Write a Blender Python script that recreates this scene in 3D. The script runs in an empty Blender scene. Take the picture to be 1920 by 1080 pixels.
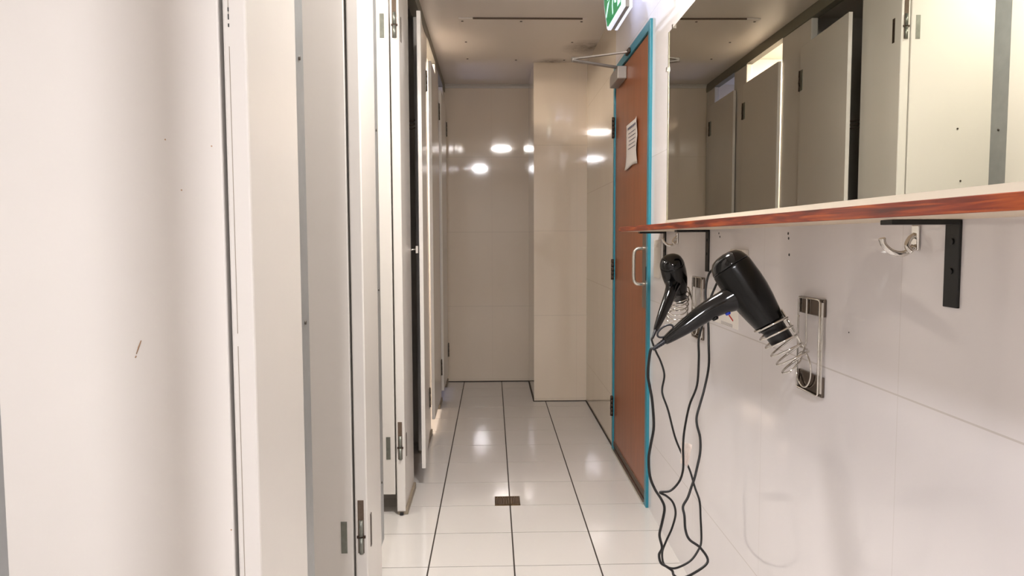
import bpy, bmesh, math, random
from mathutils import Vector, Matrix
random.seed(4)
C = bpy.context.scene
COL = C.collection

# ------------------------------------------------------------------ camera
F_PX, YAW, PITCH, ROLL, CAM_H = 1355.9, 0.02731, 0.06812, -0.00356, 1.1665
cam_d = bpy.data.cameras.new('camera'); cam = bpy.data.objects.new('camera', cam_d); COL.objects.link(cam)
fw = Vector((math.sin(YAW)*math.cos(PITCH), math.cos(YAW)*math.cos(PITCH), -math.sin(PITCH)))
rt = fw.cross(Vector((0, 0, 1))).normalized(); up = rt.cross(fw)
rt, up = rt*math.cos(ROLL)+up*math.sin(ROLL), up*math.cos(ROLL)-rt*math.sin(ROLL)
cam.matrix_world = Matrix(((rt.x, up.x, -fw.x, 0), (rt.y, up.y, -fw.y, 0), (rt.z, up.z, -fw.z, CAM_H), (0, 0, 0, 1)))
cam_d.sensor_width = 36; cam_d.lens = 36*F_PX/1920; cam_d.clip_start = 0.02
C.camera = cam

# ------------------------------------------------------------------ world, exposure
w = bpy.data.worlds.new('world'); C.world = w; w.use_nodes = True
w.node_tree.nodes['Background'].inputs[0].default_value = (.9, .93, 1, 1)
w.node_tree.nodes['Background'].inputs[1].default_value = 0.0
C.view_settings.view_transform = 'Standard'; C.view_settings.look = 'None'
C.view_settings.exposure = 2.8; C.view_settings.gamma = 1; C.view_settings.use_curve_mapping = False
LAMP_NEAR, LAMP_BACK, LAMP_STALL, LAMP_STALL_FAR, WINDOW_GLOW, EXIT_GLOW = 36.0, 96.0, 11.5, 46.0, 1.1, .45

# ------------------------------------------------------------------ plan (metres; camera stands at x=0, y=0)
XR = 0.671          # right wall face
XL = -0.372         # face of the cubicle fronts
TH = 0.036          # thickness of the cubicle boards
YE = 5.86           # end wall
YB = 5.12           # face of the boxed-out corner
XB = 0.296
YN = -2.2           # wall behind the camera
XS = -1.75          # back wall of the cubicles
ZC = 2.39           # ceiling

# ------------------------------------------------------------------ materials
def lin(c):
    return tuple(((v/255)/12.92 if v/255 <= .04045 else ((v/255+.055)/1.055)**2.4) for v in c)+(1,)
def mat(name, col, rough=.5, metal=0, spec=.5, emit=None, estr=0, bump=0, bscale=40, mottle=0, mscale=6, coat=0, alpha=1, trans=0):
    m = bpy.data.materials.new(name); m.use_nodes = True; nt = m.node_tree
    b = nt.nodes['Principled BSDF']; b.inputs['Base Color'].default_value = lin(col)
    b.inputs['Roughness'].default_value = rough; b.inputs['Metallic'].default_value = metal
    b.inputs['Specular IOR Level'].default_value = spec; b.inputs['Coat Weight'].default_value = coat
    b.inputs['Coat Roughness'].default_value = .06
    b.inputs['Alpha'].default_value = alpha; b.inputs['Transmission Weight'].default_value = trans
    if emit: b.inputs['Emission Color'].default_value = lin(emit); b.inputs['Emission Strength'].default_value = estr
    geo = nt.nodes.new('ShaderNodeNewGeometry')
    if mottle:
        n = nt.nodes.new('ShaderNodeTexNoise'); n.inputs['Scale'].default_value = mscale; n.inputs['Detail'].default_value = 5
        nt.links.new(geo.outputs['Position'], n.inputs['Vector'])
        mx = nt.nodes.new('ShaderNodeMix'); mx.data_type = 'RGBA'
        mx.inputs['A'].default_value = lin(tuple(max(0, v-mottle) for v in col)); mx.inputs['B'].default_value = lin(tuple(min(255, v+mottle) for v in col))
        nt.links.new(n.outputs['Fac'], mx.inputs['Factor']); nt.links.new(mx.outputs['Result'], b.inputs['Base Color'])
    if bump:
        n = nt.nodes.new('ShaderNodeTexNoise'); n.inputs['Scale'].default_value = bscale; n.inputs['Detail'].default_value = 4
        nt.links.new(geo.outputs['Position'], n.inputs['Vector'])
        bp = nt.nodes.new('ShaderNodeBump'); bp.inputs['Strength'].default_value = bump; bp.inputs['Distance'].default_value = .004
        nt.links.new(n.outputs['Fac'], bp.inputs['Height']); nt.links.new(bp.outputs['Normal'], b.inputs['Normal'])
    return m

def math_node(nt, op, a, b=None, clamp=False):
    n = nt.nodes.new('ShaderNodeMath'); n.operation = op; n.use_clamp = clamp
    for i, v in enumerate((a, b)):
        if v is None: continue
        if isinstance(v, (int, float)): n.inputs[i].default_value = v
        else: nt.links.new(v, n.inputs[i])
    return n.outputs[0]

def wall_tile(name, col, grout, axis, su, ou, sv, ov, rough=.1, line=.0022):
    """glazed wall tiles with fine flush joints: axis = 'X' or 'Y' for the horizontal run"""
    m = mat(name, col, rough, spec=.6); nt = m.node_tree; b = nt.nodes['Principled BSDF']
    geo = nt.nodes.new('ShaderNodeNewGeometry'); sp = nt.nodes.new('ShaderNodeSeparateXYZ'); nt.links.new(geo.outputs['Position'], sp.inputs[0])
    def seam(o, size, off, wd):
        t = math_node(nt, 'SUBTRACT', o, off-500*size+size/2)
        t = math_node(nt, 'MODULO', t, size); t = math_node(nt, 'SUBTRACT', t, size/2); t = math_node(nt, 'ABSOLUTE', t)
        return math_node(nt, 'LESS_THAN', t, wd)
    su_ = math_node(nt, 'MULTIPLY', seam(sp.outputs[axis], su, ou, line*.55), .45)
    s = math_node(nt, 'MAXIMUM', su_, seam(sp.outputs['Z'], sv, ov, line*.7))
    n = nt.nodes.new('ShaderNodeTexNoise'); n.inputs['Scale'].default_value = 3.5; n.inputs['Detail'].default_value = 6
    mp = nt.nodes.new('ShaderNodeMapping'); mp.inputs['Scale'].default_value = (1, 1, .35)
    nt.links.new(geo.outputs['Position'], mp.inputs[0]); nt.links.new(mp.outputs[0], n.inputs['Vector'])
    m1 = nt.nodes.new('ShaderNodeMix'); m1.data_type = 'RGBA'
    m1.inputs['A'].default_value = lin(tuple(v-5 for v in col)); m1.inputs['B'].default_value = lin(tuple(min(255, v+4) for v in col))
    nt.links.new(n.outputs['Fac'], m1.inputs['Factor'])
    m2 = nt.nodes.new('ShaderNodeMix'); m2.data_type = 'RGBA'; m2.inputs['B'].default_value = lin(grout)
    nt.links.new(s, m2.inputs['Factor']); nt.links.new(m1.outputs['Result'], m2.inputs['A']); nt.links.new(m2.outputs['Result'], b.inputs['Base Color'])
    # very slight unevenness of the glaze
    n2 = nt.nodes.new('ShaderNodeTexNoise'); n2.inputs['Scale'].default_value = 5; nt.links.new(geo.outputs['Position'], n2.inputs['Vector'])
    bp = nt.nodes.new('ShaderNodeBump'); bp.inputs['Strength'].default_value = .06; bp.inputs['Distance'].default_value = .004
    nt.links.new(n2.outputs['Fac'], bp.inputs['Height']); nt.links.new(bp.outputs['Normal'], b.inputs['Normal'])
    return m

def wood(name, c1, c2, c3, rough, scale, stretch, coat=0):
    m = mat(name, c1, rough, coat=coat); nt = m.node_tree; b = nt.nodes['Principled BSDF']
    geo = nt.nodes.new('ShaderNodeNewGeometry'); mp = nt.nodes.new('ShaderNodeMapping'); mp.inputs['Scale'].default_value = stretch
    nt.links.new(geo.outputs['Position'], mp.inputs[0])
    n = nt.nodes.new('ShaderNodeTexNoise'); n.inputs['Scale'].default_value = scale; n.inputs['Detail'].default_value = 8; n.inputs['Distortion'].default_value = .6
    nt.links.new(mp.outputs[0], n.inputs['Vector'])
    r = nt.nodes.new('ShaderNodeValToRGB'); r.color_ramp.elements[0].position = .32; r.color_ramp.elements[0].color = lin(c1)
    r.color_ramp.elements[1].position = .68; r.color_ramp.elements[1].color = lin(c3); e = r.color_ramp.elements.new(.5); e.color = lin(c2)
    nt.links.new(n.outputs['Fac'], r.inputs[0]); nt.links.new(r.outputs[0], b.inputs['Base Color'])
    return m

M = {}
M['tile_floor'] = mat('tile_floor', (206, 201, 196), .1, spec=.6, mottle=4, mscale=2.5)
M['grout'] = mat('grout', (52, 44, 38), .8, mottle=14, mscale=9)
M['wall_right'] = wall_tile('wall_right', (232, 227, 227), (212, 205, 201), 'Y', .6, 1.166, .6, .905, .07)
M['wall_end'] = wall_tile('wall_end', (226, 212, 193), (208, 195, 176), 'X', .6, 0.0, .6, 1.82, .05)
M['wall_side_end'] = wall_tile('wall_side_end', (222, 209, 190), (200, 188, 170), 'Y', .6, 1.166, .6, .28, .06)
M['plaster'] = mat('plaster', (205, 200, 192), .6, bump=.05, bscale=60, mottle=4)
M['board'] = mat('board', (214, 209, 203), .22, spec=.5, bump=.05, bscale=14, mottle=3, mscale=4)
M['door_board'] = mat('door_board', (218, 213, 207), .2, spec=.5, bump=.04, bscale=14, mottle=3, mscale=3)
M['strip'] = mat('strip', (152, 154, 154), .35, metal=.35, bump=.1, bscale=60, mottle=10, mscale=25)
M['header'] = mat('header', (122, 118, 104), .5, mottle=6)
M['foot'] = mat('foot', (138, 126, 108), .5, mottle=16, mscale=40)
M['scratch'] = mat('scratch', (168, 134, 104), .6)
M['hinge'] = mat('hinge', (128, 130, 122), .35, metal=.7, mottle=18, mscale=60)
M['dark_hinge'] = mat('dark_hinge', (66, 52, 42), .5, metal=.6, mottle=14, mscale=90)
M['recess'] = mat('recess', (92, 76, 62), .8, mottle=14, mscale=120)
M['screw'] = mat('screw', (90, 84, 78), .4, metal=.8)
M['teal'] = mat('teal', (44, 128, 146), .35, mottle=5, bump=.05)
M['door_wood'] = wood('door_wood', (136, 74, 38), (144, 80, 42), (152, 87, 47), .34, 5, (6, 6, .5))
M['shelf_front'] = wood('shelf_front', (76, 20, 8), (126, 42, 15), (176, 84, 30), .3, 6, (20, 1.2, 22), coat=.1)
M['shelf_raw'] = mat('shelf_raw', (224, 206, 182), .5, mottle=6)
M['mirror'] = mat('mirror', (206, 206, 194), .004, metal=1)
M['mirror_edge'] = mat('mirror_edge', (186, 182, 160), .25, metal=.6)
M['channel'] = mat('channel', (206, 200, 190), .3, metal=.3)
M['black_steel'] = mat('black_steel', (7, 8, 8), .42, bump=.05)
M['chrome'] = mat('chrome', (216, 212, 206), .1, metal=1)
M['chrome_dark_reflection'] = mat('chrome_dark_reflection', (118, 108, 100), .14, metal=1)  # chrome coloured darker for the dark reflections on the holder end plates
M['steel'] = mat('steel', (150, 140, 128), .35, metal=.9)
M['satin'] = mat('satin', (222, 218, 208), .22, metal=.9)
M['closer'] = mat('closer', (150, 142, 134), .4, metal=.3)
M['dryer_black'] = mat('dryer_black', (6, 6, 7), .1, spec=.5)
M['dryer_matt'] = mat('dryer_matt', (4, 4, 4), .2, spec=.35)
M['nozzle'] = mat('nozzle', (12, 10, 10), .3)
M['cord'] = mat('cord', (8, 8, 9), .4)
M['boot'] = mat('boot', (7, 10, 22), .4)
M['blue'] = mat('blue', (24, 52, 170), .3)
M['plastic_white'] = mat('plastic_white', (226, 218, 208), .3)
M['paper'] = mat('paper', (222, 212, 204), .7, mottle=5)
M['print'] = mat('print', (112, 108, 118), .8)
M['label'] = mat('label', (244, 238, 230), .25)
M['red'] = mat('red', (206, 40, 40), .4)
M['tape'] = mat('tape', (226, 212, 202), .2, mottle=16, mscale=90, spec=.8)
M['brass'] = mat('brass', (92, 68, 32), .3, metal=.9, mottle=26, mscale=60)
M['black'] = mat('black', (10, 9, 8), .6)
M['white_sign'] = mat('white_sign', (238, 240, 246), .25, emit=(226, 232, 255), estr=.12)
M['sign_white'] = mat('sign_white', (240, 250, 250), .3, emit=(190, 255, 235), estr=.14)
M['sign_green'] = mat('sign_green', (8, 120, 72), .25, emit=(10, 150, 90), estr=.09)
M['sign_grey'] = mat('sign_grey', (150, 146, 142), .4)
M['sign_tube'] = mat('sign_tube', (240, 240, 255), .3, emit=(205, 215, 255), estr=EXIT_GLOW)
M['lamp_base'] = mat('lamp_base', (230, 230, 226), .4)
def glow(n, c, s): return mat(n, (240, 240, 235), .3, emit=c, estr=s)
M['lamp_near'] = glow('lamp_near', (253, 248, 244), LAMP_NEAR)
M['lamp_back'] = glow('lamp_back', (248, 247, 252), LAMP_BACK)
M['lamp_stall'] = glow('lamp_stall', (255, 251, 242), LAMP_STALL)
M['lamp_stall_far'] = glow('lamp_stall_far', (255, 238, 222), LAMP_STALL_FAR)
M['window_glow'] = glow('window_glow', (196, 206, 255), WINDOW_GLOW)
# ceiling: painted board with a mould stain in the corner over the door
m = M['ceiling'] = mat('ceiling', (228, 220, 211), .42, spec=.4, bump=.05, bscale=8); nt = m.node_tree
geo = nt.nodes.new('ShaderNodeNewGeometry')
def stain(center, radius, seed):
    vm = nt.nodes.new('ShaderNodeVectorMath'); vm.operation = 'DISTANCE'; nt.links.new(geo.outputs['Position'], vm.inputs[0]); vm.inputs[1].default_value = center
    d = math_node(nt, 'SUBTRACT', 1.0, math_node(nt, 'DIVIDE', vm.outputs['Value'], radius), True)
    n = nt.nodes.new('ShaderNodeTexNoise'); n.inputs['Scale'].default_value = 22+seed; n.inputs['Detail'].default_value = 6; nt.links.new(geo.outputs['Position'], n.inputs['Vector'])
    return math_node(nt, 'MULTIPLY', math_node(nt, 'MULTIPLY', d, n.outputs['Fac']), 1.7, True)
s = math_node(nt, 'MAXIMUM', stain((.64, 4.72, ZC), .2, 0), stain((.42, 5.1, ZC), .14, 9))
mx = nt.nodes.new('ShaderNodeMix'); mx.data_type = 'RGBA'; mx.inputs['A'].default_value = lin((228, 220, 211)); mx.inputs['B'].default_value = lin((96, 78, 52))
nt.links.new(s, mx.inputs['Factor']); nt.links.new(mx.outputs['Result'], nt.nodes['Principled BSDF'].inputs['Base Color'])

# ------------------------------------------------------------------ helpers
def box(bm, x0, x1, y0, y1, z0, z1, bev=0, seg=2, mi=0, T=None):
    b2 = bmesh.new(); bmesh.ops.create_cube(b2, size=1)
    for v in b2.verts: v.co = Vector(((x0+x1)/2+v.co.x*(x1-x0), (y0+y1)/2+v.co.y*(y1-y0), (z0+z1)/2+v.co.z*(z1-z0)))
    if bev: bmesh.ops.bevel(b2, geom=b2.edges[:], offset=bev, segments=seg, affect='EDGES', profile=.5)
    if T is not None: bmesh.ops.transform(b2, matrix=T, verts=b2.verts)
    join(bm, b2, mi)
def join(bm, b2, mi=0):
    vm = [bm.verts.new(v.co) for v in b2.verts]; b2.verts.index_update()
    for f in b2.faces:
        try: nf = bm.faces.new([vm[v.index] for v in f.verts]); nf.material_index = mi; nf.smooth = f.smooth
        except ValueError: pass
    b2.free()
def frame_of(d):
    d = d.normalized(); a = Vector((0, 0, 1)) if abs(d.z) < .9 else Vector((1, 0, 0))
    u = d.cross(a).normalized(); return u, u.cross(d).normalized()
def loft(bm, pts, radii, n=24, squash=None, side=None, caps=True, mi=0):
    """rings of given radius round a centre line; squash scales the second axis; side fixes the first axis"""
    pts = [Vector(p) for p in pts]; rings = []; prev = None
    for i, p in enumerate(pts):
        d = (pts[min(i+1, len(pts)-1)]-pts[max(i-1, 0)]).normalized()
        if side is not None: u = (Vector(side)-d*d.dot(Vector(side))).normalized()
        elif prev is None: u = frame_of(d)[0]
        else: u = (prev-d*d.dot(prev)).normalized()
        prev = u; v = d.cross(u); r = radii[i] if hasattr(radii, '__len__') else radii
        sq = 1 if squash is None else (squash[i] if hasattr(squash, '__len__') else squash)
        rings.append([bm.verts.new(p+u*math.cos(2*math.pi*k/n)*r+v*math.sin(2*math.pi*k/n)*r*sq) for k in range(n)])
    for a, b in zip(rings, rings[1:]):
        for k in range(n):
            f = bm.faces.new((a[k], a[(k+1) % n], b[(k+1) % n], b[k])); f.smooth = True; f.material_index = mi
    if caps:
        for r_ in (rings[0][::-1], rings[-1]): f = bm.faces.new(r_); f.material_index = mi
def smooth_path(pts, k=6, closed=False):
    P = [Vector(p) for p in pts]; out = []; n = len(P)
    for i in range(n if closed else n-1):
        if closed: a, b, c, d = P[i-1], P[i], P[(i+1) % n], P[(i+2) % n]
        else: a, b, c, d = P[max(i-1, 0)], P[i], P[i+1], P[min(i+2, n-1)]
        for j in range(k):
            t = j/k; out.append(.5*((2*b)+(c-a)*t+(2*a-5*b+4*c-d)*t*t+(-a+3*b-3*c+d)*t**3))
    if not closed: out.append(P[-1])
    return out
def wire(bm, pts, r, n=10, closed=False):
    if closed: pts = list(pts)+[pts[0], pts[1]]
    loft(bm, pts, r, n, caps=not closed)
def cyl(bm, a, b, r, n=20, mi=0): loft(bm, [a, b], r, n, mi=mi)
def prism(bm, poly, x0, x1, mi=0, bev=0):
    """polygon in the (y, z) plane pushed through x"""
    b2 = bmesh.new(); lo = [b2.verts.new((x0, y, z)) for y, z in poly]; hi = [b2.verts.new((x1, y, z)) for y, z in poly]
    b2.faces.new(lo[::-1]); b2.faces.new(hi); n = len(poly)
    for i in range(n): b2.faces.new((lo[i], lo[(i+1) % n], hi[(i+1) % n], hi[i]))
    if bev: bmesh.ops.bevel(b2, geom=b2.edges[:], offset=bev, segments=2, affect='EDGES')
    bmesh.ops.recalc_face_normals(b2, faces=b2.faces); join(bm, b2, mi)
def world_loc(o):
    l = Vector((0, 0, 0))
    while o: l += Vector(o.location); o = o.parent
    return l
def obj(name, bm, m, parent=None, loc=None):
    """link a bmesh given in world coordinates as one mesh object"""
    bmesh.ops.recalc_face_normals(bm, faces=bm.faces)
    org = world_loc(parent) if parent else Vector((0, 0, 0))
    if loc is not None: l = Vector(loc)
    else:
        xs = [v.co for v in bm.verts]; lo = Vector([min(c[i] for c in xs) for i in range(3)]); hi = Vector([max(c[i] for c in xs) for i in range(3)])
        l = Vector(((lo.x+hi.x)/2, (lo.y+hi.y)/2, lo.z))
    for v in bm.verts: v.co -= l
    me = bpy.data.meshes.new(name); bm.to_mesh(me); bm.free()
    for mm in (m if isinstance(m, (list, tuple)) else [m]): me.materials.append(mm)
    o = bpy.data.objects.new(name, me); COL.objects.link(o); o.location = l-org
    if parent: o.parent = parent
    return o
def tag(o, label, cat, group=None):
    o['label'] = label; o['category'] = cat
    if group: o['group'] = group
    return o
def thing(name, label, cat, loc, group=None):
    o = bpy.data.objects.new(name, None); COL.objects.link(o); o.location = loc; o.empty_display_size = .05
    return tag(o, label, cat, group)
def struct(name, bm, m, label=None, loc=None):
    o = obj(name, bm, m, loc=loc); o['kind'] = 'structure'
    if label: o['label'] = label
    return o
def B(*a, **k):
    bm = bmesh.new(); box(bm, *a, **k); return bm

# ------------------------------------------------------------------ room shell
# floor: each tile its own low slab over a grout bed
cols = [-.232+.305*k for k in range(-6, 4)]
rows = [2.51-.305*k for k in range(16, 0, -1)]+[2.51, 2.804, 3.098, 3.40, 3.712, 4.026, 4.336, 4.651, 4.960, 5.282, 5.588, 5.9]
bm = B(XS-.1, XR+.1, YN-.1, YE+.1, -.06, -.0015, mi=1)
for a, b in zip(cols, cols[1:]):
    for c, d in zip(rows, rows[1:]):
        box(bm, a+.0028, b-.0028, c+.0019, d-.0019, -.012, 0, mi=0)
struct('floor', bm, [M['tile_floor'], M['grout']], 'white square floor tiles with dark grout lines')
struct('ceiling', B(XS-.1, XR+.1, YN-.1, YE+.1, ZC, ZC+.08), M['ceiling'], 'off-white painted ceiling with a brown mould stain')
DY0, DY1, DZ = 3.045, 3.945, 2.075
bm = B(XR, XR+.12, YN, DY0, 0, ZC); box(bm, XR, XR+.12, DY0, DY1, DZ, ZC)
struct('wall_right', bm, M['wall_right'], 'glossy off-white tiled wall carrying the mirror and shelf')
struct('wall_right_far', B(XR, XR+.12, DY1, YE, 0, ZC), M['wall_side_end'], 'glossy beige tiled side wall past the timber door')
struct('wall_far', B(XS, XR, YE, YE+.1, 0, ZC), M['wall_end'], 'glossy beige tiled wall at the end of the passage')
struct('wall_far_right', B(XB, XR, YB, YE, 0, ZC), M['wall_end'], 'boxed-out tiled corner at the end on the right')
struct('wall_left', B(XS-.1, XS, YN, YE, 0, ZC), M['plaster'], 'back wall of the cubicles')
struct('wall_near', B(XS, XR, YN-.1, YN, 0, ZC), M['plaster'], 'plain wall closing the passage')
bm = bmesh.new()
for k in range(6):
    a0 = k*math.pi/12; a1 = (k+1)*math.pi/12
bm = bmesh.new(); prof = [(YE, ZC), (YE-.028, ZC), (YE-.028, ZC-.004)]+[(YE-.004-.022*(1-math.sin(t)), ZC-.006-.02*(1-math.cos(t))-0.0) for t in [i*math.pi/10 for i in range(1, 6)]]+[(YE, ZC-.028)]
lo = [bm.verts.new((XL-.0, y, z)) for y, z in prof]; hi = [bm.verts.new((XB, y, z)) for y, z in prof]
for i in range(len(prof)): bm.faces.new((lo[i], lo[(i+1) % len(prof)], hi[(i+1) % len(prof)], hi[i]))
bm.faces.new(lo); bm.faces.new(hi)
struct('trim_1', bm, M['plaster'], 'narrow cornice over the end wall')
# dark grout joint where the end walls meet the floor
bm = B(XL, XB, YE-.006, YE, 0, .006); box(bm, XB-.006, XB, YB, YE, 0, .006); box(bm, XB-.006, XR, YB-.005, YB, 0, .005); box(bm, XR-.006, XR, DY1, YB, 0, .006)
struct('trim_2', bm, M['grout'], 'dark joint along the foot of the end walls')

# ------------------------------------------------------------------ cubicle fronts
ZT, ZD0, ZD1 = 2.328, .088, 2.195
PIL = [(.33, .50, .556), (1.135, 1.418, 1.487), (2.092, 2.352, 2.436), (3.003, 3.335, None), (3.885, 4.285, None), (4.905, 5.165, None), (5.64, YE-.003, None)]
PLAB = ['narrow off-white cubicle pilaster beside the camera, nearest of the row',
        'off-white cubicle pilaster right beside the large nearest open door',
        'off-white cubicle pilaster between the grey open door and the brightly lit one',
        'free-edged cubicle pilaster with a scuffed foot, beside the dark gap',
        'cubicle pilaster behind the slightly ajar door',
        'cubicle pilaster between the two shut doors with light above',
        'narrowest cubicle pilaster against the end wall']
pilasters = []
for (y0, y1, ys), lab in zip(PIL, PLAB):
    p = thing('cubicle_pilaster', lab, 'partition', (XL-TH/2, (y0+y1)/2, 0), 'pilasters of the cubicle fronts')
    pilasters.append(p)
    obj('board', B(XL-TH, XL, y0, y1, .014, ZT, bev=.004), M['board'], p)
    bm = B(XL-TH+.002, XL+.010, y0+.004, y1, 0, .03, bev=.003); obj('foot', bm, M['foot'], p)
    if ys:
        bm = B(XL-.012, XL-.004, y1, ys, .138, ZT, bev=.001)
        st = obj('strike_strip', bm, M['strip'], p); st['label'] = 'grey metal strike strip'
        for z in (.35, 1.0, 1.52, 2.05):
            bm = bmesh.new(); cyl(bm, (XL-.005, (y1+ys)/2, z), (XL-.001, (y1+ys)/2, z), .004, 10); obj('screw', bm, M['screw'], st)
    if y0 > 4:
        pass
def hinge_box(bm, T, w, h, t, z): box(bm, -w/2, w/2, -t/2, t/2, z-h/2, z+h/2, bev=.0015, T=T)
# hinge leaves that sit on the corridor face and the edge of the pilasters with inward-opening doors
for i in (1, 2, 3):
    y0 = PIL[i][0]; p = pilasters[i]
    for z in ((.29, 2.03) if i > 1 else (.29, 1.95)):
        if i == 1: continue
        bm = B(XL-.001, XL+.0012, y0+.05, y0+.068, z-.052, z+.048); h = obj('hinge_plate', bm, M['dark_hinge'], p); h['label'] = 'slim dark hinge plate'
        bm = B(XL-TH*.78, XL-TH*.28, y0-.0015, y0+.002, z-.05, z+.11, bev=.0008); r = obj('worn_rebate', bm, M['recess'], p); r['label'] = 'brown worn cut-out behind the hinge'
        bm = bmesh.new(); cyl(bm, (XL-TH*.5, y0-.004, z-.05), (XL-TH*.5, y0-.004, z-.002), .0062, 14); cyl(bm, (XL-TH*.5, y0-.004, z+.003), (XL-TH*.5, y0-.004, z+.05), .0062, 14)
        k = obj('hinge_knuckle', bm, M['hinge'], p)
        bm = B(XL-TH*.85, XL-TH*.15, y0-.006, y0-.001, z-.003, z+.004); obj('hinge_pin', bm, M['dark_hinge'], k)
# cracked joint line in the edge of the nearest pilaster
bm = bmesh.new(); 
y0 = PIL[1][0]
for z0, z1 in ((.2, 1.0), (1.02, 1.46), (1.50, 2.2)): box(bm, XL-TH*.74, XL-TH*.72, y0-.0008, y0+.001, z0, z1)
c = obj('edge_joint', bm, M['foot'], pilasters[1]); c['label'] = 'fine cracked joint line'
bm = bmesh.new()
for z, h in ((1.500, .008), (1.512, .006), (1.489, .005)): box(bm, XL-TH*.75, XL-TH*.71, y0-.0012, y0+.001, z, z+h)
obj('paint_chip', bm, M['black'], pilasters[1])
# foot damage on the scuffed pilaster
bm = B(XL-.024, XL-.008, 2.994, 3.004, .002, .012, bev=.002); obj('leveling_foot', bm, M['black'], pilasters[3])

# head rail
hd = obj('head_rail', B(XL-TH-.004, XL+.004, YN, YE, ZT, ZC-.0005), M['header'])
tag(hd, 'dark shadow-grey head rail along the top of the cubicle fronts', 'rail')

# dividers between cubicles
for y, lab in zip((1.26, 2.21, 3.2, 4.10, 5.03), ('cubicle divider behind the nearest pilaster', 'cubicle divider behind the pilaster beside the lit cubicle', 'cubicle divider seen through the dark gap', 'cubicle divider behind the ajar door', 'cubicle divider before the last cubicle')):
    o = obj('cubicle_divider', B(XS+.002, XL-TH-.006, y, y+.03, .0, ZC-.001), M['board']); tag(o, lab, 'partition', 'dividers between the cubicles')

# cubicle doors -------------------------------------------------
def cubicle_door(hx, hy, ang, width, label, lower=.29, upper=2.03, plates=True, cut=True, th=.03):
    """ang = direction of the leaf from its hinge, degrees in plan; leaf thickness lies on the far side"""
    t = thing('cubicle_door', label, 'door', (hx, hy, ZD0), 'cubicle doors')
    T = Matrix.Translation((hx, hy, 0)) @ Matrix.Rotation(math.radians(ang), 4, 'Z')
    leaf = obj('leaf', B(0, width, -th if ang < 0 else -th, 0, ZD0, ZD1, bev=.003, T=T), M['door_board'], t)
    return t, T
def leaf_plate(t, T, x, y, z, w=.016, h=.096):
    bm = bmesh.new(); box(bm, x-w/2, x+w/2, y-.0015, y+.0015, z-h/2, z+h/2, bev=.0006, T=T)
    o = obj('hinge_plate', bm, M['hinge'], t); o['label'] = 'grey steel hinge plate'; return o
# inward-opening doors standing at right angles; the near face looks towards the camera
def open_door(y0, width, label, plates=True, z_up=2.03):
    t = thing('cubicle_door', label, 'door', (XL-TH-.006, y0, ZD0), 'cubicle doors')
    x1 = XL-TH-.006
    obj('leaf', B(x1-width, x1, y0+.001, y0+.031, ZD0, ZD1, bev=.003), M['door_board'], t)
    if plates:
        for z in (.29, z_up):
            o = obj('hinge_plate', B(x1-.036, x1-.018, y0-.0008, y0+.002, z-.05, z+.046, bev=.0006), M['hinge'], t); o['label'] = 'grey steel hinge plate'
    return t
dA = open_door(PIL[1][0], .52, 'large off-white cubicle door standing open, nearest and leftmost', plates=False)
# its hairline scratch and paint flecks
bm = bmesh.new(); loft(bm, [(-.548, 1.1352, 1.010), (-.552, 1.1352, 1.000), (-.556, 1.1352, .989)], [.0007, .0010, .0006], 6); loft(bm, [(-.5565, 1.1352, .986), (-.558, 1.1352, .983)], .0008, 6)
s = obj('scratch', bm, M['scratch'], dA); s['label'] = 'short brown scratch'
for x, z in ((-.478, 1.243), (-.418, .705), (-.50, 1.32), (-.43, 1.31)):
    bm = bmesh.new(); cyl(bm, (x, 1.1355, z), (x, 1.1362, z), .0012, 8); obj('paint_fleck', bm, M['scratch'], dA)
dC = open_door(PIL[2][0], .52, 'grey-lit cubicle door standing open past the nearest pilaster')
dD = open_door(PIL[3][0], .54, 'brightly lit white cubicle door standing open inside its lit cubicle')
for x, z in ((-.62, 1.615), (-.64, 1.40)):
    bm = bmesh.new(); cyl(bm, (x, 3.002, z), (x, 3.0045, z), .004, 10); obj('door_peg', bm, M['screw'], dD)

# doors hinged on their far jamb, corridor side
def front_door(hy, ang, width, label, hz=(.29, 2.015), th=.0185):
    """hinge at y=hy on the front plane; swings outward by ang degrees"""
    t = thing('cubicle_door', label, 'door', (XL+.006, hy, ZD0), 'cubicle doors')
    T = Matrix.Translation((XL+.0195, hy, 0)) @ Matrix.Rotation(math.radians(-90+ang), 4, 'Z')
    obj('leaf', B(0, width, -th, 0, ZD0, ZD1, bev=.002, T=T), M['door_board'], t)
    for z in hz:
        bm = bmesh.new(); box(bm, .006, .044, 0, .0022, z-.055, z+.055, bev=.0006, T=T)
        h = obj('hinge_plate', bm, M['hinge'], t)
        bm = B(XL+.0003, XL+.0028, hy+.006, hy+.044, z-.055, z+.055, bev=.0006); obj('fixed_leaf', bm, M['hinge'], h)
        bm = bmesh.new()
        for k in range(3): cyl(bm, (XL+.0225, hy, z-.055+k*.037), (XL+.0215, hy, z-.055+k*.037+.0355), .0058, 12)
        obj('hinge_barrel', bm, M['dark_hinge'], h)
    return t, T
d3, T3 = front_door(3.972, 3.2, .622, 'slightly ajar cubicle door with its free edge standing into the passage')
d2, T2 = front_door(4.912, 0.5, .634, 'shut cubicle door under the bright opening')
d1, T1 = front_door(5.70, 0.5, .60, 'shut cubicle door nearest the end wall')
# latch on the ajar door
bm = bmesh.new(); box(bm, .57, .615, -.036, -.022, 1.10, 1.135, bev=.002, T=T3); l = obj('latch', bm, M['chrome'], d3)
bm = bmesh.new(); loft(bm, [T3 @ Vector((.60, -.03, 1.118)), T3 @ Vector((.612, -.05, 1.118)), T3 @ Vector((.606, -.066, 1.112))], [.004, .004, .005], 10); obj('bolt', bm, M['satin'], l)
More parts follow.
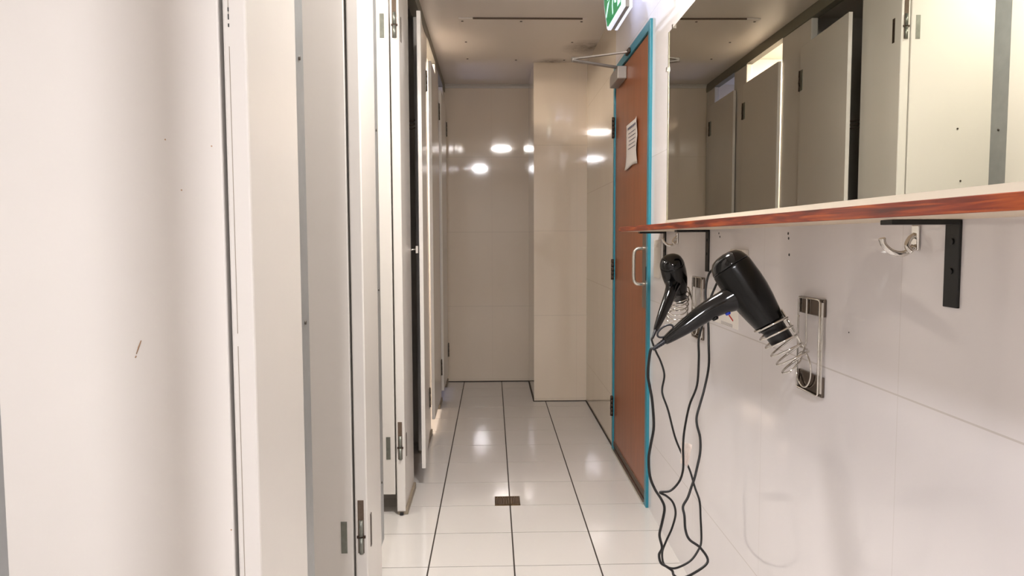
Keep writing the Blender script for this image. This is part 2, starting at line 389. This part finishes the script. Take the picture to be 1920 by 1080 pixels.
# coat hook on the divider behind the ajar door
hk = thing('coat_hook', 'small dark three-pronged hook in the dark gap beside the ajar door', 'hook', (-.41, 3.345, 1.66))
obj('back_plate', B(-.418, -.402, 3.3355, 3.341, 1.675, 1.725, bev=.001), M['steel'], hk)
for z in (1.68, 1.697, 1.715):
    bm = bmesh.new(); wire(bm, smooth_path([(-.41, 3.34, z), (-.40, 3.38, z-.002), (-.372, 3.41, z-.004), (-.356, 3.425, z+.004)]), .0028, 8); obj('prong', bm, M['dark_hinge'], hk)

# frosted window lighting the last cubicle
bm = B(XS, XS+.03, 5.16, 5.74, 1.45, 2.15); 
wf = struct('window_1', B(XS+.001, XS+.02, 5.14, 5.76, 1.43, 2.17), M['plastic_white'])
g = obj('pane', B(XS+.02, XS+.026, 5.18, 5.72, 1.47, 2.13), M['window_glow'], wf)

# ------------------------------------------------------------------ lamps
def oyster(x, y, m, r, label):
    t = thing('ceiling_light', label, 'light', (x, y, ZC-.07), 'round ceiling lights')
    bm = bmesh.new(); loft(bm, [(x, y, ZC), (x, y, ZC-.02)], [r, r], 40); obj('base', bm, M['lamp_base'], t)
    bm = bmesh.new(); loft(bm, [(x, y, ZC-.02), (x, y, ZC-.026), (x, y, ZC-.034), (x, y, ZC-.040), (x, y, ZC-.043)], [r*.96, r*.95, r*.88, r*.6, r*.1], 40); obj('diffuser', bm, m, t)
    return t
oyster(.13, 1.98, M['lamp_near'], .125, 'round ceiling light above the hair dryers')
oyster(-.20, -.75, M['lamp_back'], .10, 'round ceiling light behind the camera')
oyster(-.82, 2.66, M['lamp_stall'], .12, 'round ceiling light in the cubicle with the bright open door')
oyster(-.85, 4.55, M['lamp_stall_far'], .12, 'round ceiling light in the cubicle behind the bright opening')

# ------------------------------------------------------------------ ceiling hatch
t = thing('ceiling_hatch', 'flat screwed access panel in the ceiling near the end wall', 'panel', (.18, 4.6, ZC-.006))
obj('panel', B(-.18, .535, 4.105, 5.10, ZC-.006, ZC-.0005, bev=.001), M['ceiling'], t)
bm = bmesh.new(); prism(bm, [(4.100, ZC-.009), (4.106, ZC-.009), (4.106, ZC), (4.100, ZC)], -.10, .51)
g = obj('gap_shade_strip', bm, M['recess'], t); g['label'] = 'dark strip for the shade in the sagging gap along the near edge'  # dark strip put in for the shade in the gap at the hatch edge
for x, y in ((-.16, 4.15), (.17, 4.15), (.51, 4.15), (-.155, 4.58), (.505, 4.58), (-.16, 5.0), (.17, 5.03), (.5, 5.03)):
    bm = bmesh.new(); cyl(bm, (x, y, ZC-.0085), (x, y, ZC-.005), .007, 12); obj('screw', bm, M['screw'], t)

# ------------------------------------------------------------------ timber door in teal frame
df = bpy.data.objects.new('door_1', None); COL.objects.link(df); df.location = (XR, (DY0+DY1)/2, 0); df['kind'] = 'structure'; df['label'] = 'orange-brown timber door in a teal frame, notice taped to it'
FX = XR-.012
bm = B(FX, XR+.05, DY0, DY0+.036, 0, DZ+.001, bev=.002); box(bm, FX, XR+.05, DY1-.03, DY1, 0, DZ+.001, bev=.002); box(bm, FX, XR+.05, DY0+.036, DY1-.03, DZ-.04, DZ+.001, bev=.002)
fr = obj('door_frame', bm, M['teal'], df); fr['label'] = 'teal painted door frame'
lf = obj('door_leaf', B(XR-.004, XR+.036, DY0+.040, DY1-.034, .022, DZ-.044, bev=.002), M['door_wood'], df)
bm = B(XR-.02, XR+.05, DY0+.037, DY1-.031, 0, .012, bev=.002); o = obj('threshold', bm, M['satin'], df); o['label'] = 'worn aluminium threshold strip'
bm = B(XR-.008, XR-.003, DY0+.042, DY1-.036, .024, .05, bev=.001); obj('weather_strip', bm, M['recess'], lf)
pl = obj('push_plate', B(XR-.0055, XR-.003, DY0+.075, DY0+.145, .86, 1.19), M['steel'], df); pl['label'] = 'dull steel plate behind the pull handle'
bm = bmesh.new(); hy = DY0+.095
wire(bm, smooth_path([(XR-.005, hy, 1.122), (XR-.030, hy, 1.122), (XR-.044, hy, 1.116), (XR-.052, hy, 1.098), (XR-.053, hy, 1.045), (XR-.052, hy, .990), (XR-.044, hy, .972), (XR-.030, hy, .966), (XR-.005, hy, .966)]), .0075, 14)
o = obj('pull_handle', bm, M['satin'], df); o['label'] = 'satin D-shaped pull handle'
obj('latch_plate', B(FX-.002, FX+.002, DY0+.030, DY0+.038, .985, 1.045), M['black'], df)
for z in (.245, .997, 1.758):
    bm = bmesh.new()
    for k in range(5): cyl(bm, (FX-.004, DY1-.026, z-.055+k*.0225), (FX-.004, DY1-.026, z-.055+k*.0225+.021), .0085, 12)
    h = obj('door_hinge', bm, M['dark_hinge'], df)
# closer: body, arms
cl = thing('door_closer', 'grey door closer with a folded arm at the top of the timber door', 'closer', (XR-.03, 3.71, 1.94))
obj('body', B(XR-.050, XR-.004, 3.60, 3.84, 1.950, 2.012, bev=.004), M['closer'], cl)
bm = bmesh.new(); cyl(bm, (XR-.027, 3.68, 2.011), (XR-.027, 3.68, 2.026), .011); obj('spindle', bm, M['closer'], cl)
def bar(bm, a, b, wd, h):
    a, b = Vector(a), Vector(b); d = (b-a).normalized(); s_ = d.cross(Vector((0, 0, 1))).normalized()*wd/2; u = s_.cross(d).normalized()*h/2
    vs = [bm.verts.new(p+s_*i+u*j) for p in (a, b) for i, j in ((1, 1), (-1, 1), (-1, -1), (1, -1))]
    for q in ((0, 1, 2, 3), (7, 6, 5, 4), (0, 4, 5, 1), (1, 5, 6, 2), (2, 6, 7, 3), (3, 7, 4, 0)): bm.faces.new([vs[i] for i in q])
bm = bmesh.new(); bar(bm, (XR-.027, 3.68, 2.020), (.40, 3.60, 2.036), .026, .009); obj('main_arm', bm, M['closer'], cl)
bm = bmesh.new(); bar(bm, (.40, 3.60, 2.043), (XR-.014, 3.50, 2.053), .016, .006); obj('fore_arm', bm, M['closer'], cl)
bm = bmesh.new(); cyl(bm, (.402, 3.60, 2.030), (.402, 3.60, 2.050), .009); obj('elbow_joint', bm, M['closer'], cl)
obj('arm_shoe', B(XR-.024, XR-.0125, 3.46, 3.54, 2.043, 2.064, bev=.002), M['dark_hinge'], cl)
# taped notice
t = thing('paper_notice', 'white paper notice with curling corners taped on the timber door', 'notice', (XR-.007, 3.45, 1.51))
bm = bmesh.new(); NY, NZ = 16, 10; g = []
for i in range(NY+1):
    for j in range(NZ+1):
        u = i/NY; v = j/NZ; y = 3.30+.295*u; z = 1.506+.212*v+.006*math.sin(u*5)*(1-v)
        x = XR-.0062-.010*max(0, 1-u*3)**2*(.4+.6*abs(math.sin(v*5)))-.008*(max(0, 1-v*3)**2)*u
        g.append(bm.verts.new((x, y, z)))
for i in range(NY):
    for j in range(NZ):
        a = i*(NZ+1)+j; f = bm.faces.new((g[a], g[a+1], g[a+NZ+2], g[a+NZ+1])); f.smooth = True
o = obj('sheet', bm, M['paper'], t); sm = o.modifiers.new('s', 'SOLIDIFY'); sm.thickness = .0006; sm.offset = 1
def notice_line(y0, y1, z, h, m='print'):
    return B(XR-.0082, XR-.0074, y0, y1, z-h/2, z+h/2)
bm = bmesh.new(); rr = random.Random(2)
y = 3.35
while y < 3.55:
    wd = rr.uniform(.012, .03); box(bm, XR-.0084, XR-.0074, y, min(y+wd, 3.56), 1.690, 1.700); y += wd+.006
for k in range(5):
    y = 3.36
    while y < 3.52:
        wd = rr.uniform(.008, .03); box(bm, XR-.0084, XR-.0074, y, min(y+wd, 3.54), 1.668-k*.018, 1.6705-k*.018); y += wd+.007
o = obj('faint_print', bm, M['print'], t); o['label'] = 'faint illegible grey print'

# ------------------------------------------------------------------ exit sign
t = thing('exit_sign', 'glowing green and white emergency exit sign above the timber door', 'sign', (.6, 3.3, 2.13))
poly = [(3.08, 2.130), (3.44, 2.136), (3.465, 2.15), (3.56, 2.29), (3.56, ZC-.01), (3.08, ZC-.01)]
def inset(pl, d, y0=3.08):
    c = Vector((3.3, 2.26)); return [(c.x+(a-c.x)*(1-d/abs(.24)), c.y+(b-c.y)*(1-d/.13)) for a, b in pl]
bm = bmesh.new(); prism(bm, poly, .546, .562, bev=.001); obj('front_panel', bm, M['white_sign'], t)
bm = bmesh.new(); prism(bm, inset(poly, .004), .562, .580); obj('housing', bm, M['sign_grey'], t)
bm = bmesh.new(); prism(bm, poly, .580, .592, bev=.001); obj('rear_panel', bm, M['white_sign'], t)
bm = bmesh.new(); prism(bm, inset(poly, .014), .5445, .546); g = obj('green_face', bm, M['sign_green'], t)
bm = bmesh.new()
def flat(pl): prism(bm, pl, .5438, .5447)
flat([(3.47, 2.20), (3.485, 2.215), (3.44, 2.257), (3.39, 2.257), (3.39, 2.270), (3.44, 2.270), (3.47, 2.30), (3.455, 2.315), (3.375, 2.2635)])
obj('arrow', bm, M['sign_white'], t)
bm = bmesh.new(); flat([(3.10, 2.16), (3.17, 2.16), (3.17, 2.35), (3.10, 2.35)]); obj('doorway_symbol', bm, M['sign_white'], t)
bm = bmesh.new()
flat([(3.30+.016*math.cos(k*math.pi/6), 2.335+.016*math.sin(k*math.pi/6)) for k in range(12)])
flat([(3.25, 2.31), (3.30, 2.318), (3.29, 2.25), (3.255, 2.25)]); flat([(3.255, 2.252), (3.282, 2.252), (3.245, 2.20), (3.205, 2.19), (3.2, 2.203), (3.232, 2.213)])
flat([(3.27, 2.252), (3.293, 2.252), (3.315, 2.21), (3.30, 2.165), (3.284, 2.168), (3.296, 2.208)]); flat([(3.29, 2.312), (3.34, 2.285), (3.335, 2.272), (3.29, 2.295)]); flat([(3.26, 2.312), (3.215, 2.29), (3.20, 2.262), (3.213, 2.258), (3.228, 2.28), (3.262, 2.292)])
a = obj('running_figure', bm, M['sign_white'], t); a['label'] = 'white running figure'
obj('wall_bracket', B(.592, XR, 3.22, 3.42, 2.30, ZC-.02, bev=.003), M['white_sign'], t)
bm = bmesh.new(); cyl(bm, (.62, 3.16, 2.29), (.62, 3.48, 2.29), .008, 14); obj('lamp_tube', bm, M['sign_tube'], t)

# ------------------------------------------------------------------ shelf, brackets, mirror
SX, SZ0, SZ1, SY0, SY1 = .505, 1.192, 1.210, .30, 2.872
t = thing('wooden_shelf', 'long shelf with a red-brown varnished front edge under the mirror', 'shelf', (.59, 1.58, SZ0))
obj('shelf_board', B(SX+.003, XR, SY0, SY1, SZ0, SZ1), M['shelf_raw'], t)
bm = B(SX, SX+.0032, SY0, SY1+.001, SZ0-.0002, SZ1+.0002, bev=.001); box(bm, SX, XR, SY1, SY1+.003, SZ0, SZ1)
o = obj('varnished_edge', bm, M['shelf_front'], t); o['label'] = 'glossy red-brown varnished edge'
def bracket(y, label, drop):
    t = thing('shelf_bracket', label, 'bracket', (XR, y, SZ0-.13), 'black brackets under the shelf')
    obj('wall_arm', B(XR-.0045, XR, y-.0165, y+.0165, SZ0-drop, SZ0-.001, bev=.001), M['black_steel'], t)
    obj('shelf_arm', B(XR-.102, XR-.001, y-.0165, y+.0165, SZ0-.0075, SZ0-.0005, bev=.001), M['black_steel'], t)
    for z in (SZ0-.032, SZ0-.075):
        bm = bmesh.new(); cyl(bm, (XR-.0065, y, z), (XR-.0035, y, z), .0045, 12); obj('screw', bm, M['black_steel'], t)
bracket(1.033, 'black steel shelf bracket nearest on the right, beside the big hook', .128)
bracket(2.232, 'black steel shelf bracket between the two hair dryers', .130)
bracket(2.79, 'black steel shelf bracket farthest along, behind the smaller hair dryer', .130)

t = thing('wall_mirror', 'long frameless wall mirror standing above the wooden shelf', 'mirror', (XR-.01, 1.52, 1.211))
def MX(y): return .6335+.0075*y           # the glass leans off the wall towards the camera
def slab(y0, y1, z0, z1, f0, f1, off=0):
    bm = bmesh.new(); vs = [bm.verts.new((x, y, z)) for y in (y0, y1) for x, z in ((MX(y)+f0+off, z0), (MX(y)+f1+off, z0), (MX(y)+f1+off, z1), (MX(y)+f0+off, z1))]
    for q in ((0, 1, 2, 3), (7, 6, 5, 4), (0, 4, 5, 1), (1, 5, 6, 2), (2, 6, 7, 3), (3, 7, 4, 0)): bm.faces.new([vs[i] for i in q])
    return bm
MY0, MY1, MZ0, MZ1 = .32, 2.70, 1.231, 1.921
obj('mirror_glass', slab(MY0, MY1, MZ0, MZ1, 0, .005), M['mirror'], t)
bm = slab(MY0, MY1, MZ0+.001, MZ1-.001, .005, .012)
vv = [v for v in bm.verts]
obj('mirror_backing', bm, M['mirror_edge'], t)
obj('bevel_edge', slab(MY1-.0105, MY1+.003, MZ0, MZ1, -.0012, .004), M['mirror_edge'], t)
o = obj('bottom_channel', slab(MY0, MY1+.004, SZ1+.001, MZ0+.002, -.004, .012), M['channel'], t); o['label'] = 'pale metal channel along the bottom edge'
for y, z in ((2.62, MZ1), (2.705, 1.79)):
    bm = slab(y-.008, y+.008, z-.010, z+.006, -.006, .012); o = obj('mirror_clip', bm, M['chrome'], t)

# screw holes left in the tiles
for (y, z), lab in zip(((1.625, 1.176), (1.622, 1.165), (1.617, 1.128), (2.127, 1.180), (2.117, 1.170), (1.335, .988)),
                       ('upper black screw hole right of the big hair dryer', 'second black screw hole right of the big hair dryer', 'lowest black screw hole right of the big hair dryer', 'upper black screw hole above the big hair dryer', 'lower black screw hole above the big hair dryer', 'lone pinhole right of the big chrome holder plate')):
    bm = bmesh.new(); r = .0032 if z > 1 else .0014; loft(bm, [(XR-.0006, y, z), (XR+.002, y, z)], r, 12); o = obj('screw_hole', bm, M['black']); tag(o, lab, 'hole', 'old screw holes in the tiles')

# ------------------------------------------------------------------ robe hooks
def robe_hook(y, label):
    t = thing('robe_hook', label, 'hook', (XR-.01, y, 1.14), 'chrome robe hooks under the shelf')
    bm = bmesh.new(); box(bm, XR-.006, XR-.001, y-.009, y+.009, 1.145, 1.186, bev=.002); obj('back_plate', bm, M['chrome'], t)
    bm = bmesh.new(); P = smooth_path([(XR-.006, y, 1.152), (XR-.020, y+.001, 1.141), (XR-.038, y+.003, 1.143), (XR-.050, y+.006, 1.154), (XR-.053, y+.008, 1.166)])
    loft(bm, P, [.0048]*(len(P)-4)+[.005, .0056, .0058, .0035], 14); obj('long_prong', bm, M['chrome'], t)
    bm = bmesh.new(); P = smooth_path([(XR-.005, y, 1.170), (XR-.014, y-.002, 1.164), (XR-.019, y-.004, 1.152), (XR-.012, y-.008, 1.143)])
    loft(bm, P, [.0042]*(len(P)-2)+[.0048, .003], 14); obj('short_prong', bm, M['chrome'], t)
robe_hook(1.125, 'chrome double robe hook beside the nearest black bracket')
robe_hook(2.60, 'small chrome double robe hook above the smaller hair dryer')

# ------------------------------------------------------------------ sockets, label, tag
t = thing('wall_socket', 'white wall socket mostly hidden behind the big hair dryer', 'socket', (XR, 1.937, 1.062))
obj('face_plate', B(XR-.010, XR, 1.875, 1.998, 1.060, 1.135, bev=.002), M['plastic_white'], t)
for y in (1.905, 1.968): obj('rocker', B(XR-.013, XR-.009, y-.007, y+.007, 1.112, 1.128, bev=.001), M['plastic_white'], t)
for y in (1.905, 1.968): obj('plug', B(XR-.034, XR-.010, y-.018, y+.018, 1.072, 1.106, bev=.004), M['cord'], t)
t = thing('light_switch', 'tall white wall plate beside the teal door frame', 'switch', (XR, 2.90, 1.005))
obj('face_plate', B(XR-.009, XR, 2.862, 2.945, 1.006, 1.160, bev=.002), M['plastic_white'], t)
obj('rocker', B(XR-.013, XR-.008, 2.887, 2.920, 1.13, 1.142, bev=.001), M['plastic_white'], t)
t = thing('warning_label', 'small white warning label with red marks behind the hair dryer handle', 'label', (XR, 2.08, .915))
obj('sticker', B(XR-.0012, XR, 1.945, 2.215, .915, 1.01), M['label'], t)
bm = bmesh.new(); P = [(XR-.0016, 2.13+.018*math.cos(k*math.pi/12), .945+.018*math.sin(k*math.pi/12)) for k in range(24)]; wire(bm, P, .0014, 6, True)
wire(bm, [(XR-.0016, 2.142, .958), (XR-.0016, 2.118, .932)], .0012, 6); o = obj('red_ring', bm, M['red'], t); o['label'] = 'red prohibition ring'
bm = bmesh.new(); wire(bm, [(XR-.0016, 2.105, .980), (XR-.0016, 1.985, .936)], .0020, 6); o = obj('red_line', bm, M['red'], t); o['label'] = 'red diagonal line'
bm = bmesh.new()
for y, z, r in ((2.015, .968, .006), (2.022, .960, .004), (2.006, .961, .003), (2.13, .945, .006)): loft(bm, [(XR-.0010, y, z), (XR-.0015, y, z)], r, 10)
for k in range(4): box(bm, XR-.0015, XR-.001, 1.99, 2.09, .924-k*.0025, .9247-k*.0025)
obj('faint_picture', bm, M['print'], t)

# ------------------------------------------------------------------ dryer holders
def holder(y0, a, b, axis, label, joint):
    t = thing('hair_dryer_holder', label, 'holder', (XR, y0, .843), 'chrome spiral hair dryer holders')
    L, R_ = y0+.0555, y0-.0555
    for z0, z1 in ((1.006, 1.042), (.842, .884)):
        o = obj('end_plate', B(XR-.008, XR, R_, L, z0, z1, bev=.002), M['chrome_dark_reflection'], t)
    xw = XR-.011
    bm = bmesh.new(); P = [(xw, L-.003, .848), (xw, L-.003, 1.036), (xw, L-.007, 1.040), (xw, R_+.012, 1.040), (xw, R_+.008, 1.036), (xw, R_+.008, .848), (xw, R_+.012, .844), (xw, L-.007, .844)]
    wire(bm, P, .0021, 8, True); obj('wire_frame', bm, M['chrome'], t)
    obj('side_bar', B(XR-.010, XR-.006, R_, R_+.006, .85, 1.036, bev=.001), M['chrome'], t)
    bm = bmesh.new(); wire(bm, smooth_path([(xw, y0+.012, 1.040), (xw, y0+.012, .99), (xw, y0+.012, .945), (xw-.001, y0+.020, .935), (xw-.001, y0+.035, .934), (xw-.001, y0+.047, .937), (xw, y0+.051, .945), (xw, y0+.051, 1.0)]), .0021, 8); obj('inner_wire', bm, M['chrome'], t)
    bm = bmesh.new(); wire(bm, [(xw-.002, y0+.0165+.036*math.cos(k*math.pi/16), .888+.037*math.sin(k*math.pi/16)) for k in range(32)], .0021, 8, True); obj('wire_ring', bm, M['chrome'], t)
    # spiral
    A, Bv, ax = Vector(a), Vector(b), Vector(axis).normalized()
    u, v = frame_of(ax); turns = 5.6; N = 260; P = []
    # start the spiral on the wall side
    ph0 = math.atan2(Vector((1, 0, .2)).dot(v), Vector((1, 0, .2)).dot(u))
    for k in range(N+1):
        s_ = k/N; ph = ph0+2*math.pi*turns*s_; r = .0355-.002*s_
        P.append(A.lerp(Bv, s_)+u*math.cos(ph)*r+v*math.sin(ph)*r)
    bm = bmesh.new(); wire(bm, P, .0022, 8); obj('spiral', bm, M['chrome'], t)
    bm = bmesh.new(); wire(bm, [P[0], P[0].lerp(Vector(joint), .8), Vector(joint), Vector((xw, joint[1], joint[2]-.004))], .0021, 8); wire(bm, [P[0]+Vector((0, .004, .001)), Vector(joint)+Vector((0, .004, 0))], .0021, 8)
    wire(bm, [P[-1], (P[-1]+Vector(joint))/2+Vector((.006, 0, -.004)), Vector(joint)], .0018, 8); obj('support_wire', bm, M['chrome'], t)
    return t
D1A, D1T = Vector((.490, 1.527, 1.130)), Vector((.600, 1.470, .952))
ax1 = (D1T-D1A).normalized()
holder(1.4825, (.573, 1.484, .998), (.628, 1.458, .904), ax1, 'chrome spiral hair dryer holder nearest the camera', (.654, 1.487, .936))
D2A, D2T = Vector((.560, 2.262, 1.106)), Vector((.618, 2.352, .965))
ax2 = (D2T-D2A).normalized()
holder(2.312, (.606, 2.334, .992), (.606, 2.346, .908), ax2, 'chrome spiral hair dryer holder farther along the wall', (.656, 2.317, .936))

# ------------------------------------------------------------------ hair dryers
def dryer(apex, tip, h0, h1, h2, label, s=1.0, loop=None, blue=None):
    t = thing('hair_dryer', label, 'hair dryer', tuple(h2), 'black hair dryers in the wall holders')
    A, T_ = Vector(apex), Vector(tip); L = (T_-A).length; ax = (T_-A).normalized()
    prof = [(0, .004), (.0015, .018), (.006, .0295), (.014, .037), (.027, .0415), (.038, .043), (.07, .0440), (.095, .0432), (.12, .0402), (.145, .0358), (.165, .0318), (.176, .0295)]
    k = L/.213
    def ring(ts): return [A+ax*(q*k) for q, r in ts], [r*s for q, r in ts]
    body = [(.031, .0415), (.033, .0426)]+prof[5:]+[(.177, .024)]
    bm = bmesh.new(); loft(bm, *ring(body), n=40); o = obj('barrel', bm, M['dryer_matt'], t)
    bm = bmesh.new(); loft(bm, *ring(prof[:5]+[(.030, .0420), (.0305, .039)]), n=40); cap = obj('rear_cap', bm, M['dryer_black'], t)
    u, v = frame_of(ax)
    # flattened air nozzle with inner cross
    bm = bmesh.new(); pts, rad = ring([(.172, .0262), (.178, .0262), (.180, .0245), (.213, .0235)]); loft(bm, pts, rad, 36, caps=False)
    pts2, rad2 = ring([(.213, .0235), (.213, .0205), (.190, .0205)]); loft(bm, pts2, rad2, 36, caps=False)
    loft(bm, *ring([(.190, .0206), (.191, .001)]), n=36, caps=False)
    nz = obj('nozzle', bm, M['nozzle'], t)
    bm = bmesh.new(); c = A+ax*(.205*k)
    for d in (u, v): loft(bm, [c-d*.02*s, c+d*.02*s], .0011, 8)
    obj('nozzle_cross', bm, M['dryer_matt'], nz)
    # handle
    H0, H1, H2 = Vector(h0), Vector(h1), Vector(h2)
    P = smooth_path([H0, H0.lerp(H1, .5), H1, H1.lerp(H2, .5), H2], 8); n = len(P)
    def hr(q):
        tab = [(0, .044), (.10, .036), (.2, .0290), (.32, .0243), (.45, .0222), (.6, .0202), (.78, .0165), (.9, .0122), (1, .0082)]
        for (a0, r0), (a1, r1) in zip(tab, tab[1:]):
            if q <= a1: return r0+(r1-r0)*(q-a0)/(a1-a0)
        return tab[-1][1]
    side = ax.cross((H2-H0).normalized()).normalized()
    bm = bmesh.new(); loft(bm, P, [hr(i/(n-1))*s*.92 for i in range(n)], 32, squash=1.08, side=side)
    hd_ = obj('handle', bm, M['dryer_black'], t)
    d = (H2-H1).normalized()
    bm = bmesh.new(); pts, rad = [], []
    for i in range(15): pts.append(H2-d*.004+d*.034*i/14); rad.append((.0068 if i % 2 == 0 else .0056)*(1-.35*i/14)*s)
    loft(bm, pts, rad, 18); o = obj('cord_boot', bm, M['boot'], t); o['label'] = 'dark blue ribbed cord boot'
    t['cord_exit'] = tuple(H2+d*.026); t['cord_exit2'] = tuple(H2+d*.036)
    if loop:
        c = Vector(loop); e1 = -d; e2 = ax.copy(); e2 = (e2-e1*e2.dot(e1)).normalized()
        bm = bmesh.new(); wire(bm, [c+e1*math.cos(q*math.pi/14)*.019+e2*math.sin(q*math.pi/14)*.0095 for q in range(28)], .0021, 10, True); obj('hanging_loop', bm, M['boot'], t)
    # switch pads on the inner side of the handle
    for q, m_, r in ((.36, M['blue'], .0058), (.52, M['dryer_matt'], .007)):
        c = P[int(q*(n-1))]; fdir = (ax-(H1-H0).normalized()*ax.dot((H1-H0).normalized())).normalized(); rr_ = hr(q)*s*.92
        bm = bmesh.new(); loft(bm, [c+fdir*(rr_*.9), c+fdir*(rr_*1.10+.002), c+fdir*(rr_*1.1+.004)], [r, r, r*.7], 18)
        o = obj('button', bm, m_, hd_)
        if m_ is M['blue']: o['label'] = 'blue cool-shot button'
    return t
big = dryer(D1A, D1T, (.538, 1.505, 1.056), (.457, 1.500, 1.017), (.360, 1.495, .951), 'black hair dryer nearest the camera, nozzle down in its spiral holder', loop=(.362, 1.497, .972))
small = dryer(D2A, D2T, (.590, 2.31, 1.045), (.556, 2.25, .985), (.500, 2.19, .885), 'smaller-looking black hair dryer farther along the wall', s=.9)

# cords -----------------------------------------------------------
c1 = [[0.335, 1.5, 0.928], [0.327, 1.5, 0.882], [0.331, 1.5, 0.854], [0.339, 1.51, 0.82], [0.345, 1.52, 0.763], [0.339, 1.52, 0.724], [0.337, 1.53, 0.69], [0.34, 1.53, 0.651], [0.351, 1.53, 0.622], [0.368, 1.54, 0.595], [0.375, 1.54, 0.575], [0.37, 1.54, 0.543], [0.367, 1.55, 0.511], [0.373, 1.55, 0.482], [0.369, 1.56, 0.462], [0.373, 1.56, 0.443], [0.389, 1.57, 0.429], [0.401, 1.57, 0.42], [0.408, 1.58, 0.404], [0.424, 1.58, 0.397], [0.458, 1.6, 0.398], [0.497, 1.62, 0.416], [0.482, 1.63, 0.445], [0.459, 1.64, 0.461], [0.452, 1.65, 0.481], [0.452, 1.66, 0.51], [0.451, 1.67, 0.529], [0.465, 1.68, 0.547], [0.476, 1.69, 0.569], [0.486, 1.7, 0.587], [0.496, 1.71, 0.615], [0.505, 1.72, 0.646], [0.507, 1.73, 0.679], [0.502, 1.74, 0.707], [0.504, 1.75, 0.727], [0.515, 1.76, 0.756], [0.528, 1.77, 0.792], [0.544, 1.79, 0.844], [0.546, 1.8, 0.899], [0.55, 1.82, 0.95], [0.547, 1.83, 0.998], [0.548, 1.84, 1.03], [0.555, 1.85, 1.06], [0.567, 1.86, 1.08], [0.604, 1.89, 1.095], [0.638, 1.905, 1.090]]
c2 = [[0.487, 2.17, 0.858], [0.497, 2.17, 0.822], [0.512, 2.17, 0.791], [0.521, 2.16, 0.752], [0.515, 2.16, 0.711], [0.515, 2.15, 0.69], [0.529, 2.14, 0.647], [0.547, 2.13, 0.572], [0.564, 2.12, 0.526], [0.585, 2.1, 0.478], [0.596, 2.08, 0.431], [0.605, 2.06, 0.395], [0.606, 2.05, 0.346], [0.606, 2.04, 0.286], [0.596, 2.03, 0.264], [0.572, 2.02, 0.237], [0.539, 2.01, 0.223], [0.511, 2.0, 0.222], [0.485, 1.99, 0.239], [0.477, 1.98, 0.277], [0.484, 1.97, 0.312], [0.499, 1.96, 0.357], [0.506, 1.95, 0.402], [0.496, 1.94, 0.437], [0.478, 1.94, 0.456], [0.459, 1.94, 0.467], [0.488, 1.94, 0.471], [0.512, 1.94, 0.496], [0.522, 1.94, 0.526], [0.523, 1.94, 0.558], [0.522, 1.94, 0.594], [0.525, 1.94, 0.64], [0.538, 1.94, 0.709], [0.561, 1.95, 0.763], [0.565, 1.95, 0.837], [0.564, 1.95, 0.889], [0.575, 1.95, 0.934], [0.592, 1.96, 0.986], [0.615, 1.965, 1.04], [0.632, 1.968, 1.075], [0.640, 1.968, 1.088]]
bm = bmesh.new(); wire(bm, smooth_path([list(big['cord_exit']), list(big['cord_exit2'])]+c1[1:], 6), .0030, 10); obj('cord', bm, M['cord'], big)
bm = bmesh.new(); wire(bm, smooth_path([list(small['cord_exit']), list(small['cord_exit2'])]+c2[1:], 6), .0031, 10); obj('cord', bm, M['cord'], small)
for o in (big, small): del o['cord_exit']; del o['cord_exit2']
# crumpled clear tag wrapped round the smaller dryer's cord
bm = bmesh.new(); rr = random.Random(5); g = []
for i in range(9):
    for j in range(8):
        u_, v_ = i/8, j/7
        g.append(bm.verts.new((.521+.030*u_*(1-.35*v_)+rr.uniform(-.0012, .0012), 1.956-.004*math.sin(u_*6)+rr.uniform(-.002, .002), .606-.062*v_-.012*u_+rr.uniform(-.0015, .0015))))
for i in range(8):
    for j in range(7):
        a = i*8+j; bm.faces.new((g[a], g[a+1], g[a+9], g[a+8]))
o = obj('cord_tag', bm, M['tape']); sm = o.modifiers.new('s', 'SOLIDIFY'); sm.thickness = .0008
tag(o, 'crumpled pale tape tag wrapped round the dangling cord', 'tag')

# ------------------------------------------------------------------ floor drain
t = thing('floor_drain', 'small rectangular brass drain cover set in the floor tiles', 'drain', (.062, 3.148, 0))
bm = B(.006, .118, 3.095, 3.102, 0, .0035); box(bm, .006, .118, 3.194, 3.201, 0, .0035); box(bm, .006, .012, 3.102, 3.194, 0, .0035); box(bm, .112, .118, 3.102, 3.194, 0, .0035)
obj('rim', bm, M['brass'], t)
bm = B(.012, .112, 3.102, 3.194, .0003, .0012); obj('sump', bm, M['recess'], t)
bm = bmesh.new()
for k in range(9): box(bm, .016+k*.0108, .0225+k*.0108, 3.102, 3.194, .001, .003)
obj('grate', bm, M['brass'], t)
